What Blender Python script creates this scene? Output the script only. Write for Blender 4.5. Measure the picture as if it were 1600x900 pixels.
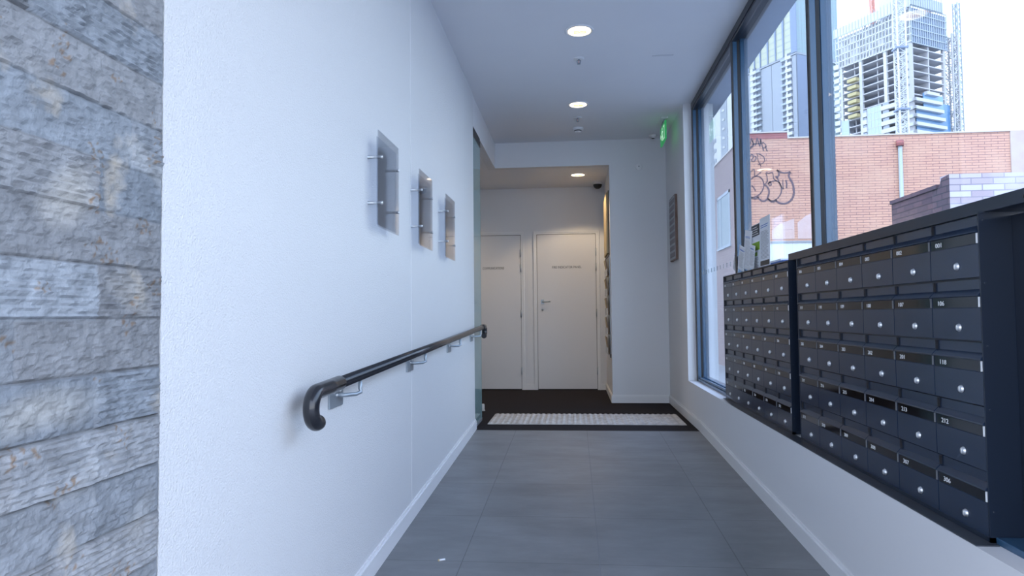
import bpy, math, random
from mathutils import Matrix, Vector, noise
random.seed(7)
for o in list(bpy.data.objects): bpy.data.objects.remove(o)
SC = bpy.context.scene
COL = SC.collection
PI = math.pi

# ------------------------------------------------------------------ camera
cam_d = bpy.data.cameras.new('camera'); cam = bpy.data.objects.new('camera', cam_d); COL.objects.link(cam)
F, YAW, PIT, ROL = 1051.1, .0909, .0404, -.0099
cam_d.sensor_width = 36; cam_d.lens = F / 1600 * 36; cam_d.clip_start = .02; cam_d.clip_end = 2000
w_ = Vector((-math.sin(YAW)*math.cos(PIT), math.cos(YAW)*math.cos(PIT), math.sin(PIT)))
r_ = Vector((math.cos(YAW), math.sin(YAW), 0)); u_ = r_.cross(w_)
R_ = math.cos(ROL)*r_ + math.sin(ROL)*u_; U_ = -math.sin(ROL)*r_ + math.cos(ROL)*u_
cam.matrix_world = Matrix(((R_.x, U_.x, -w_.x, 0), (R_.y, U_.y, -w_.y, 0), (R_.z, U_.z, -w_.z, .98), (0, 0, 0, 1)))
SC.camera = cam

# ------------------------------------------------------------------ world, exposure
wd = bpy.data.worlds.new('sky'); SC.world = wd; wd.use_nodes = True
nt = wd.node_tree; nt.nodes.clear()
o_ = nt.nodes.new('ShaderNodeOutputWorld'); b_ = nt.nodes.new('ShaderNodeBackground')
tcw = nt.nodes.new('ShaderNodeTexCoord'); spw = nt.nodes.new('ShaderNodeSeparateXYZ'); rw = nt.nodes.new('ShaderNodeValToRGB')
nt.links.new(tcw.outputs['Generated'], spw.inputs[0]); nt.links.new(spw.outputs[2], rw.inputs[0]); nt.links.new(rw.outputs[0], b_.inputs['Color'])
rw.color_ramp.elements[0].color = (.81, .885, 1, 1); rw.color_ramp.elements[0].position = .15
rw.color_ramp.elements[1].color = (.43, .59, 1, 1); rw.color_ramp.elements[1].position = .95
b_.inputs['Strength'].default_value = 2.3
nt.links.new(b_.outputs[0], o_.inputs['Surface'])
SC.view_settings.view_transform = 'Standard'; SC.view_settings.look = 'None'
SC.view_settings.gamma = 1; SC.view_settings.use_curve_mapping = False
SC.view_settings.exposure = 0.9
sd = bpy.data.lights.new('sun', 'SUN'); sd.energy = 1.1; sd.angle = math.radians(12); sd.color = (1, .96, .90)
sun = bpy.data.objects.new('sun', sd); COL.objects.link(sun)
sun.rotation_euler = (math.radians(48), 0, math.radians(-32))   # overwritten below by direction
sun.rotation_euler = Vector((.30, .62, -.72)).to_track_quat('-Z', 'Y').to_euler()

# ------------------------------------------------------------------ materials
def nodes(name):
    m = bpy.data.materials.new(name); m.use_nodes = True
    n = m.node_tree.nodes; return m, n, m.node_tree.links, n['Principled BSDF']
def mat(name, c, rough=.5, metal=0, spec=.5, bump=None, var=None, emit=None, coat=0):
    m, n, l, p = nodes(name)
    p.inputs['Base Color'].default_value = (*c, 1); p.inputs['Roughness'].default_value = rough
    p.inputs['Metallic'].default_value = metal; p.inputs['Specular IOR Level'].default_value = spec
    p.inputs['Coat Weight'].default_value = coat
    tc = n.new('ShaderNodeTexCoord')
    if bump:
        t = n.new('ShaderNodeTexNoise'); t.inputs['Scale'].default_value = bump[0]; t.inputs['Detail'].default_value = 3
        b = n.new('ShaderNodeBump'); b.inputs['Strength'].default_value = bump[1]; b.inputs['Distance'].default_value = bump[2] if len(bump) > 2 else .002
        l.new(tc.outputs['Object'], t.inputs['Vector']); l.new(t.outputs['Fac'], b.inputs['Height']); l.new(b.outputs[0], p.inputs['Normal'])
    if var:
        t = n.new('ShaderNodeTexNoise'); t.inputs['Scale'].default_value = var[0]; t.inputs['Detail'].default_value = 5
        mx = n.new('ShaderNodeMix'); mx.data_type = 'RGBA'
        mx.inputs[6].default_value = (*c, 1); mx.inputs[7].default_value = (*var[1], 1)
        rp = n.new('ShaderNodeMapRange'); rp.inputs[1].default_value = .35; rp.inputs[2].default_value = .7
        l.new(tc.outputs['Object'], t.inputs['Vector']); l.new(t.outputs['Fac'], rp.inputs[0]); l.new(rp.outputs[0], mx.inputs[0]); l.new(mx.outputs[2], p.inputs['Base Color'])
    if emit:
        p.inputs['Emission Color'].default_value = (*emit[0], 1); p.inputs['Emission Strength'].default_value = emit[1]
    return m
def glassmat(name, tint, refl=1.0, rough=0.0, ior=1.5):
    m = bpy.data.materials.new(name); m.use_nodes = True
    n = m.node_tree.nodes; l = m.node_tree.links; n.clear()
    o = n.new('ShaderNodeOutputMaterial'); t = n.new('ShaderNodeBsdfTransparent'); g = n.new('ShaderNodeBsdfGlossy')
    fr = n.new('ShaderNodeFresnel'); fr.inputs['IOR'].default_value = ior; mx = n.new('ShaderNodeMixShader')
    ml = n.new('ShaderNodeMath'); ml.operation = 'MULTIPLY'; ml.inputs[1].default_value = refl
    t.inputs['Color'].default_value = (*tint, 1); g.inputs['Roughness'].default_value = rough
    ge = n.new('ShaderNodeNewGeometry'); ii = n.new('ShaderNodeMapRange'); ii.inputs[3].default_value = ior; ii.inputs[4].default_value = 1/ior   # same reflectance on both faces of the pane
    l.new(ge.outputs['Backfacing'], ii.inputs[0]); l.new(ii.outputs[0], fr.inputs['IOR'])
    l.new(fr.outputs[0], ml.inputs[0]); l.new(ml.outputs[0], mx.inputs[0]); l.new(t.outputs[0], mx.inputs[1]); l.new(g.outputs[0], mx.inputs[2]); l.new(mx.outputs[0], o.inputs['Surface'])
    return m
def brickmat(name, c1, c2, mortar, bw, bh, axis, msz=.008, stain=None):
    m, n, l, p = nodes(name); p.inputs['Roughness'].default_value = .85; p.inputs['Specular IOR Level'].default_value = .2
    tc = n.new('ShaderNodeTexCoord'); sp = n.new('ShaderNodeSeparateXYZ'); cb = n.new('ShaderNodeCombineXYZ')
    l.new(tc.outputs['Object'], sp.inputs[0]); l.new(sp.outputs['XY'.index(axis)], cb.inputs[0]); l.new(sp.outputs[2], cb.inputs[1])
    b = n.new('ShaderNodeTexBrick'); b.inputs['Color1'].default_value = (*c1, 1); b.inputs['Color2'].default_value = (*c2, 1)
    b.inputs['Mortar'].default_value = (*mortar, 1); b.inputs['Scale'].default_value = 1; b.inputs['Mortar Size'].default_value = msz
    b.inputs['Mortar Smooth'].default_value = .2; b.inputs['Brick Width'].default_value = bw; b.inputs['Row Height'].default_value = bh
    l.new(cb.outputs[0], b.inputs['Vector'])
    t = n.new('ShaderNodeTexNoise'); t.inputs['Scale'].default_value = 1.3; t.inputs['Detail'].default_value = 4
    l.new(tc.outputs['Object'], t.inputs['Vector'])
    rp = n.new('ShaderNodeMapRange'); rp.inputs[1].default_value = .45; rp.inputs[2].default_value = .75; rp.inputs[4].default_value = .6
    mx = n.new('ShaderNodeMix'); mx.data_type = 'RGBA'; mx.inputs[7].default_value = (*(stain or c2), 1)
    l.new(t.outputs['Fac'], rp.inputs[0]); l.new(rp.outputs[0], mx.inputs[0]); l.new(b.outputs['Color'], mx.inputs[6]); l.new(mx.outputs[2], p.inputs['Base Color'])
    bp = n.new('ShaderNodeBump'); bp.inputs['Strength'].default_value = .4; bp.inputs['Distance'].default_value = .01; bp.invert = True
    l.new(b.outputs['Fac'], bp.inputs['Height']); l.new(bp.outputs[0], p.inputs['Normal'])
    return m

M = {}
M['stucco'] = mat('white textured render', (.655, .66, .67), .75, bump=(210, .8, .0042))
M['paint'] = mat('white wall paint', (.71, .715, .735), .6, bump=(60, .12, .002))
M['ceil'] = mat('white ceiling paint', (.80, .805, .83), .75, bump=(40, .05, .002), var=(1.2, (.77, .775, .81)))
M['trim'] = mat('satin white trim', (.75, .755, .77), .4)
M['door'] = mat('door paint', (.68, .68, .70), .42)
M['carpet'] = mat('black entrance mat', (.026, .023, .026), .95, spec=.1, bump=(400, .6, .003))
M['frame'] = mat('blue black window frame', (.030, .085, .16), .25, spec=.7)
M['headblk'] = mat('black head frame', (.010, .014, .024), .3)
M['box'] = mat('dark navy enamel', (.015, .028, .058), .22, spec=.7)
M['boxcase'] = mat('dark navy case', (.011, .019, .036), .28, spec=.5)
M['strip'] = mat('black acrylic strip', (.004, .004, .006), .08, spec=.6)
M['white'] = mat('white lettering', (.85, .86, .88), .5)
M['capdim'] = mat('dimmed strip end', (.16, .17, .19), .4)  # same strip end, its lower brightness put into the colour
M['chrome'] = mat('brushed chrome', (.66, .68, .70), .38, metal=.85)
M['steel'] = mat('satin stainless', (.34, .39, .44), .38, metal=.6)
M['rail'] = mat('black vinyl handrail', (.014, .015, .02), .22, spec=.6)
M['acryl'] = glassmat('clear acrylic', (.94, .95, .97), 1.2, .03)
M['frost'] = glassmat('frosted acrylic backing', (.88, .90, .94), .7, .25)
M['glass'] = glassmat('window glass', (.90, .96, 1.0), .9)
M['gdoor'] = mat('green door glass', (.26, .40, .41), .08, spec=.6); M['gdoor'].node_tree.nodes['Principled BSDF'].inputs['Alpha'].default_value = .72
M['tact'] = mat('worn cream tactile tile', (.60, .57, .54), .6, var=(14, (.40, .37, .35)))
M['dark'] = mat('dark gap and shadow', (.01, .01, .012), .6)
M['black'] = mat('black paint', (.012, .012, .014), .4)
M['ink'] = mat('grey ink', (.06, .06, .07), .6)
M['paper'] = mat('white paper', (.78, .80, .84), .7)
M['papery'] = mat('cream paper', (.58, .47, .28), .7, var=(9, (.50, .38, .22)))
M['green'] = mat('green print', (.25, .42, .04), .7)
M['bluep'] = mat('blue print', (.05, .16, .50), .6)
M['brownp'] = mat('brown print', (.16, .10, .07), .7, var=(30, (.35, .28, .22)))
M['wood'] = mat('brown timber edge', (.17, .10, .075), .5, var=(20, (.12, .07, .05)))
M['grey'] = mat('grey notice face', (.33, .34, .37), .4)
M['lampglow'] = mat('lamp glass', (1, .9, .7), .3, emit=((1, .86, .66), 1.5))
M['reflector'] = mat('downlight reflector', (.85, .84, .80), .12, metal=1)
M['exitg'] = mat('green exit face', (.02, .35, .10), .4, emit=((.06, .60, .18), .17))
M['exitw'] = mat('white exit figure', (.8, .9, .8), .4, emit=((.7, 1, .75), .40))
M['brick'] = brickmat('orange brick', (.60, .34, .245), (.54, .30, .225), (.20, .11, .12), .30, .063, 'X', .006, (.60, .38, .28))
M['brickside'] = brickmat('shaded side brick', (.34, .27, .26), (.31, .24, .24), (.2, .15, .16), .30, .063, 'Y', .006)  # shade of the side face put into a dimmer brick colour
M['brickred'] = brickmat('red parapet brick', (.40, .15, .14), (.34, .13, .13), (.2, .1, .1), .30, .063, 'X', .006)
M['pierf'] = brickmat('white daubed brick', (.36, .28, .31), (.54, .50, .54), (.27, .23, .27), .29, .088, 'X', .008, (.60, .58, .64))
M['piers'] = brickmat('shaded dark brick', (.085, .055, .07), (.13, .075, .085), (.05, .035, .045), .27, .088, 'Y', .009, (.07, .05, .065))  # shade on the outbuilding's side put into the brick colour
M['render'] = mat('pale pink render', (.46, .35, .31), .8, var=(3, (.50, .42, .39)))
M['renderw'] = mat('pale grey render', (.38, .42, .47), .8)
M['coping'] = mat('pale coping', (.55, .50, .48), .7)
M['spray'] = mat('black spray paint', (.12, .085, .11), .8)
M['patch'] = mat('paint patch', (.56, .40, .37), .85, var=(4, (.60, .46, .44)))
M['fence'] = mat('pale painted fence', (.62, .66, .72), .6)
M['pipe'] = mat('galvanised pipe', (.38, .43, .46), .5)
M['asphalt'] = mat('asphalt', (.27, .27, .28), .9, var=(2, (.26, .26, .265)))
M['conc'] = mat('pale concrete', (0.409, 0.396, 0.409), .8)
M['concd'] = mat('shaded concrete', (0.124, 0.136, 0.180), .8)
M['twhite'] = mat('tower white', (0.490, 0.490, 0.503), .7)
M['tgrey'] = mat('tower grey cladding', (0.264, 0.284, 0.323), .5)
M['tshade'] = mat('tower blue grey and shaded cladding', (.17, .21, .30), .5)
M['tdark'] = mat('tower window', (0.110, 0.125, 0.160), .3)
M['tteal'] = mat('tower teal glass', (.22, .31, .32), .3)
M['tyel'] = mat('tower pale glass', (.40, .41, .30), .3)
M['tnet'] = mat('blue grey netting', (.17, .21, .29), .7)
M['tribs'] = mat('screen rib grey', (.36, .37, .40), .7)
M['tpale2'] = mat('tower pale panel', (.36, .42, .47), .3)
M['tblue2'] = mat('tower light blue glass', (0.145, 0.277, 0.449), .2)
M['tblue'] = mat('tower blue glass', (0.079, 0.185, 0.343), .2)
M['tpale'] = mat('tower pale blue glass', (.33, .37, .41), .3)
M['yellow'] = mat('yellow formwork', (0.409, 0.343, 0.172), .7)
M['orange'] = mat('orange steel', (.75, .36, .28), .6)
M['crane'] = mat('white crane steel', (0.540, 0.540, 0.547), .6)
M['soffit'] = mat('blue grey soffit', (.42, .48, .58), .8)
M['sidepane'] = mat('dull window pane', (.20, .25, .29), .4, spec=.15)
M['scuff'] = mat('ceiling scuff', (.66, .67, .70), .8)
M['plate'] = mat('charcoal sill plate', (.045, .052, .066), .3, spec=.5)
M['grout'] = mat('pale grout', (.24, .25, .27), .9)
M['caulk'] = mat('grey caulk', (.4, .42, .45), .8)

# floor tiles: dark grey porcelain, 600 mm, thin pale grout
m, n, l, p = nodes('dark porcelain tiles'); M['tile'] = m
tc = n.new('ShaderNodeTexCoord'); mp = n.new('ShaderNodeMapping'); mp.inputs['Location'].default_value = (.502, .035, 0)
l.new(tc.outputs['Object'], mp.inputs[0])
b = n.new('ShaderNodeTexBrick'); b.offset = 0; b.inputs['Scale'].default_value = 1; b.inputs['Brick Width'].default_value = .6; b.inputs['Row Height'].default_value = .6
b.inputs['Mortar Size'].default_value = .0022; b.inputs['Mortar Smooth'].default_value = .1; b.inputs['Bias'].default_value = 0
b.inputs['Color1'].default_value = (.190, .196, .204, 1); b.inputs['Color2'].default_value = (.178, .184, .193, 1); b.inputs['Mortar'].default_value = (.105, .105, .11, 1)
l.new(mp.outputs[0], b.inputs['Vector'])
t = n.new('ShaderNodeTexNoise'); t.inputs['Scale'].default_value = 2.2; t.inputs['Detail'].default_value = 8; t.inputs['Roughness'].default_value = .65
mp2 = n.new('ShaderNodeMapping'); mp2.inputs['Scale'].default_value = (1, 2.2, 1); l.new(tc.outputs['Object'], mp2.inputs[0]); l.new(mp2.outputs[0], t.inputs['Vector'])
mr = n.new('ShaderNodeMapRange'); mr.inputs[1].default_value = .3; mr.inputs[2].default_value = .7; mr.inputs[3].default_value = .78; mr.inputs[4].default_value = 1.22
mu = n.new('ShaderNodeMix'); mu.data_type = 'RGBA'; mu.blend_type = 'MULTIPLY'; mu.inputs[0].default_value = 1
l.new(t.outputs['Fac'], mr.inputs[0]); l.new(b.outputs['Color'], mu.inputs[6]); l.new(mr.outputs[0], mu.inputs[7]); l.new(mu.outputs[2], p.inputs['Base Color'])
bp = n.new('ShaderNodeBump'); bp.inputs['Strength'].default_value = .3; bp.inputs['Distance'].default_value = .002; bp.invert = True
l.new(b.outputs['Fac'], bp.inputs['Height']); l.new(bp.outputs[0], p.inputs['Normal']); p.inputs['Roughness'].default_value = .42

# stone: base tint from the block attribute, tan veins, rust spots
m, n, l, p = nodes('split face bluestone'); M['stone'] = m
at = n.new('ShaderNodeAttribute'); at.attribute_name = 'tint'
tc = n.new('ShaderNodeTexCoord')
t = n.new('ShaderNodeTexNoise'); t.inputs['Scale'].default_value = 26; t.inputs['Detail'].default_value = 8; l.new(tc.outputs['Object'], t.inputs['Vector'])
mr = n.new('ShaderNodeMapRange'); mr.inputs[1].default_value = .3; mr.inputs[2].default_value = .7; mr.inputs[3].default_value = .78; mr.inputs[4].default_value = 1.2; l.new(t.outputs['Fac'], mr.inputs[0])
mu = n.new('ShaderNodeMix'); mu.data_type = 'RGBA'; mu.blend_type = 'MULTIPLY'; mu.inputs[0].default_value = 1; l.new(at.outputs['Color'], mu.inputs[6]); l.new(mr.outputs[0], mu.inputs[7])
t2 = n.new('ShaderNodeTexNoise'); t2.inputs['Scale'].default_value = 7; t2.inputs['Detail'].default_value = 6; l.new(tc.outputs['Object'], t2.inputs['Vector'])
m2 = n.new('ShaderNodeMapRange'); m2.inputs[1].default_value = .60; m2.inputs[2].default_value = .72; m2.inputs[4].default_value = .55; l.new(t2.outputs['Fac'], m2.inputs[0])
mx = n.new('ShaderNodeMix'); mx.data_type = 'RGBA'; mx.inputs[7].default_value = (.52, .44, .33, 1); l.new(m2.outputs[0], mx.inputs[0]); l.new(mu.outputs[2], mx.inputs[6])
l.new(mx.outputs[2], p.inputs['Base Color']); p.inputs['Roughness'].default_value = .8
t3 = n.new('ShaderNodeTexNoise'); t3.inputs['Scale'].default_value = 160; t3.inputs['Detail'].default_value = 3; l.new(tc.outputs['Object'], t3.inputs['Vector'])
bp = n.new('ShaderNodeBump'); bp.inputs['Strength'].default_value = .5; bp.inputs['Distance'].default_value = .003; l.new(t3.outputs['Fac'], bp.inputs['Height']); l.new(bp.outputs[0], p.inputs['Normal'])

# ------------------------------------------------------------------ mesh helpers
class MB:
    def __init__(s): s.v = []; s.f = []; s.sm = []
    def add(s, vs, fs, smooth=False):
        k = len(s.v); s.v += [tuple(v) for v in vs]; s.f += [tuple(i+k for i in f) for f in fs]; s.sm += [smooth]*len(fs); return s
    def box(s, a, b):
        (x0, y0, z0), (x1, y1, z1) = a, b
        return s.add([(x0,y0,z0),(x1,y0,z0),(x1,y1,z0),(x0,y1,z0),(x0,y0,z1),(x1,y0,z1),(x1,y1,z1),(x0,y1,z1)],
                     [(0,3,2,1),(4,5,6,7),(0,1,5,4),(1,2,6,5),(2,3,7,6),(3,0,4,7)])
    def prism(s, pts, a, b, axis):      # polygon in the plane normal to axis, extruded a..b
        def P(p, t): return {'x': (t, p[0], p[1]), 'y': (p[0], t, p[1]), 'z': (p[0], p[1], t)}[axis]
        n = len(pts); vs = [P(p, a) for p in pts] + [P(p, b) for p in pts]
        fs = [tuple(range(n)), tuple(range(2*n-1, n-1, -1))] + [(i, i+n, (i+1) % n+n, (i+1) % n) for i in range(n)]
        return s.add(vs, fs)
    def tube(s, path, r, n=16, caps=True):
        path = [Vector(p) for p in path]; rs = r if isinstance(r, (list, tuple)) else [r]*len(path)
        t0 = (path[1]-path[0]).normalized(); up = Vector((0, 0, 1)) if abs(t0.z) < .9 else Vector((1, 0, 0))
        a = t0.cross(up).normalized(); vs = []; prev = t0
        for i, p in enumerate(path):
            t = ((path[i+1] if i < len(path)-1 else p) - (path[i-1] if i else p)).normalized()
            a = prev.rotation_difference(t) @ a; a = (a - t*a.dot(t)).normalized(); prev = t; c = t.cross(a)
            vs += [p + rs[i]*(math.cos(2*PI*k/n)*a + math.sin(2*PI*k/n)*c) for k in range(n)]
        fs = [(i*n+k, i*n+(k+1) % n, (i+1)*n+(k+1) % n, (i+1)*n+k) for i in range(len(path)-1) for k in range(n)]
        s.add(vs, fs, True)
        if caps:
            k0 = len(s.v)-len(vs); s.f += [tuple(k0+k for k in range(n-1, -1, -1)), tuple(k0+len(vs)-n+k for k in range(n))]; s.sm += [False]*2
        return s
    def lathe(s, prof, c=(0,0,0), axis='z', n=32):   # prof: (radius, height)
        vs = []
        for r, h in prof:
            for k in range(n):
                x, y = r*math.cos(2*PI*k/n), r*math.sin(2*PI*k/n)
                q = {'z': (x, y, h), 'x': (h, x, y), 'y': (x, h, y)}[axis]
                vs.append((c[0]+q[0], c[1]+q[1], c[2]+q[2]))
        fs = [(i*n+k, i*n+(k+1) % n, (i+1)*n+(k+1) % n, (i+1)*n+k) for i in range(len(prof)-1) for k in range(n)]
        return s.add(vs, fs, True)
    def build(s, name, m, parent=None, bevel=0, loc=None):
        me = bpy.data.meshes.new(name); me.from_pydata(s.v, [], s.f); me.materials.append(m)
        me.polygons.foreach_set('use_smooth', s.sm); me.update()
        import bmesh
        bm = bmesh.new(); bm.from_mesh(me); bmesh.ops.recalc_face_normals(bm, faces=bm.faces); bm.to_mesh(me); bm.free()
        o = bpy.data.objects.new(name, me); COL.objects.link(o)
        if parent: o.parent = parent
        if loc: o.location = loc
        if bevel:
            b = o.modifiers.new('bevel', 'BEVEL'); b.width = bevel; b.segments = 2; b.limit_method = 'ANGLE'
        return o
def empty(name, loc=(0,0,0), rz=0):
    o = bpy.data.objects.new(name, None); COL.objects.link(o); o.location = loc; o.rotation_euler = (0, 0, rz); o.empty_display_size = .1; return o
def tag(o, label, cat, group=None, kind=None):
    o['label'] = label; o['category'] = cat
    if group: o['group'] = group
    if kind: o['kind'] = kind
    return o
def struct(o, label=None, cat=None):
    o['kind'] = 'structure'
    if label: o['label'] = label
    if cat: o['category'] = cat
    return o
def box(name, m, a, b, parent=None, bevel=0): return MB().box(a, b).build(name, m, parent, bevel)
def textmesh(body, size, font_ext=.0004, space=1.0):
    c = bpy.data.curves.new('txt', 'FONT'); c.body = body; c.size = size; c.extrude = font_ext; c.space_character = space; c.resolution_u = 3
    o = bpy.data.objects.new('txt', c); COL.objects.link(o)
    dg = bpy.context.evaluated_depsgraph_get(); me = bpy.data.meshes.new_from_object(o.evaluated_get(dg))
    bpy.data.objects.remove(o); bpy.data.curves.remove(c); me.materials.clear(); return me
def text(name, body, size, loc, face, m, parent=None, sx=1):
    me = textmesh(body, size); me.materials.append(m)
    o = bpy.data.objects.new(name, me); COL.objects.link(o)
    if parent: o.parent = parent
    X = {'-x': (0,-1,0), '-y': (1,0,0), '+x': (0,1,0)}[face]; N = {'-x': (-1,0,0), '-y': (0,-1,0), '+x': (1,0,0)}[face]
    X = Vector(X); N = Vector(N)
    mw = Matrix.Identity(4)
    for i in range(3): mw[i][0] = X[i]*sx; mw[i][1] = (0,0,1)[i]; mw[i][2] = N[i]; mw[i][3] = loc[i]
    o.matrix_local = mw
    return o

YR, S = 5.765, .0349
def rz(y): return -S*(YR-y) if y < YR else 0.0      # walking surface height: ramp, then level landing

# ------------------------------------------------------------------ the room shell
struct(MB().prism([(-.6, rz(-.6)), (YR, 0), (YR, -.3), (-.6, -.5)], -.9, 1.25, 'x').build('floor', M['tile']), 'dark grey porcelain tiled ramp rising to the entrance landing', 'floor')
struct(box('floor', M['carpet'], (-3.1, YR, -.3), (1.25, 8.9, 0)), 'black carpeted landing in front of the doors', 'floor')
struct(MB().box((-1.06, 1.336, -.5), (-.86, 5.80, 2.96)).build('wall_left', M['stucco']), 'white textured rendered wall carrying the handrail', 'wall')
struct(MB().box((.419, 7.56, -.1), (1.32, 7.76, 3.0)).build('wall_back', M['paint']), 'white wall return at the end of the passage', 'wall')
struct(MB().box((.419, 7.76, -.1), (.619, 8.9, 2.7)).build('wall_back', M['paint']), 'white side wall beside the doors carrying the notice board', 'wall')
struct(MB().box((-3.2, 8.86, -.1), (.62, 9.05, 2.75)).build('wall_rear', M['paint']), 'white wall with two flush doors', 'wall')
struct(box('wall_alcove', M['paint'], (-3.2, 5.6, -.1), (-3.05, 8.9, 2.75)))
struct(box('wall_side', M['paint'], (-3.1, 5.60, -.1), (-1.05, 5.79, 2.95)))
struct(MB().box((-.96, 5.80, 2.655), (-.87, 7.56, 2.97)).build('trim_1', M['paint']), 'white bulkhead above the glass door', 'bulkhead')
struct(MB().box((-.96, 7.56, 2.655), (.419, 7.66, 2.97)).build('trim_2', M['paint']), 'white bulkhead across the end of the passage', 'bulkhead')
struct(MB().box((-1.4, -.8, 2.94), (1.40, 7.76, 3.10)).build('ceiling', M['ceil']), 'white plasterboard ceiling of the passage', 'ceiling')
struct(MB().box((-3.2, 5.7, 2.66), (-.96, 8.95, 2.80)).box((-.96, 7.66, 2.66), (.62, 8.95, 2.80)).build('ceiling', M['ceil']), 'lower white ceiling by the doors', 'ceiling')
# right side: low wall, sill, full height wall past the window
struct(MB().box((1.045, 1.20, -.5), (1.32, 6.35, .36)).build('wall_right', M['paint']), 'low white wall under the window and mailboxes', 'wall')
struct(MB().box((1.045, 6.35, -.5), (1.32, 7.56, 2.97)).build('wall_right', M['paint']), 'white wall beyond the window', 'wall')
def skirt(name, x0, x1, ya, yb, h, y0=None):
    g = MB(); ys = [ya] + ([YR] if ya < YR < yb else []) + [yb]
    bot = [(y, rz(y)-.02) for y in ys]; top = [(y, rz(y)+h) for y in reversed(ys)]
    g.prism(bot+top, x0, x1, 'x')
    top2 = [(y, rz(y)+h+.012) for y in reversed(ys)]; g.prism([(y, rz(y)+h-.001) for y in ys]+top2, min(x0, x1) if x0 < 0 else x0+.008, x1 if x0 > 0 else x1-.008, 'x')
    return struct(g.build(name, M['trim']))
skirt('baseboard_left', -.86, -.845, 1.34, 5.80, .075)
skirt('baseboard_right', 1.031, 1.045, 1.22, 7.56, .075)
struct(MB().box((.419, 7.546, -.01), (1.031, 7.56, .075)).box((.419, 7.552, .074), (1.031, 7.56, .087)).box((.405, 7.546, -.01), (.419, 8.86, .075)).box((.411, 7.552, .074), (.419, 8.86, .087)).build('baseboard_back', M['trim']))
struct(MB().box((-.645, 8.846, -.01), (-.52, 8.86, .075)).box((.345, 8.846, -.01), (.405, 8.86, .075)).build('baseboard_rear', M['trim']))
struct(MB().box((-.862, 3.511, -.08), (-.8585, 3.521, 2.94)).build('trim_3', M['trim']), 'thin vertical joint in the rendered wall', 'joint')
struct(MB().box((-.9, 5.755, -.01), (1.03, 5.768, .002)).build('trim_4', M['dark']))

for gx in (-.506, .098):
    struct(MB().prism([(-.6, rz(-.6)+.0004), (5.35, rz(5.35)+.0004), (5.35, rz(5.35)), (-.6, rz(-.6))], gx-.0013, gx+.0013, 'x').build('trim_8', M['grout']))
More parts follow.
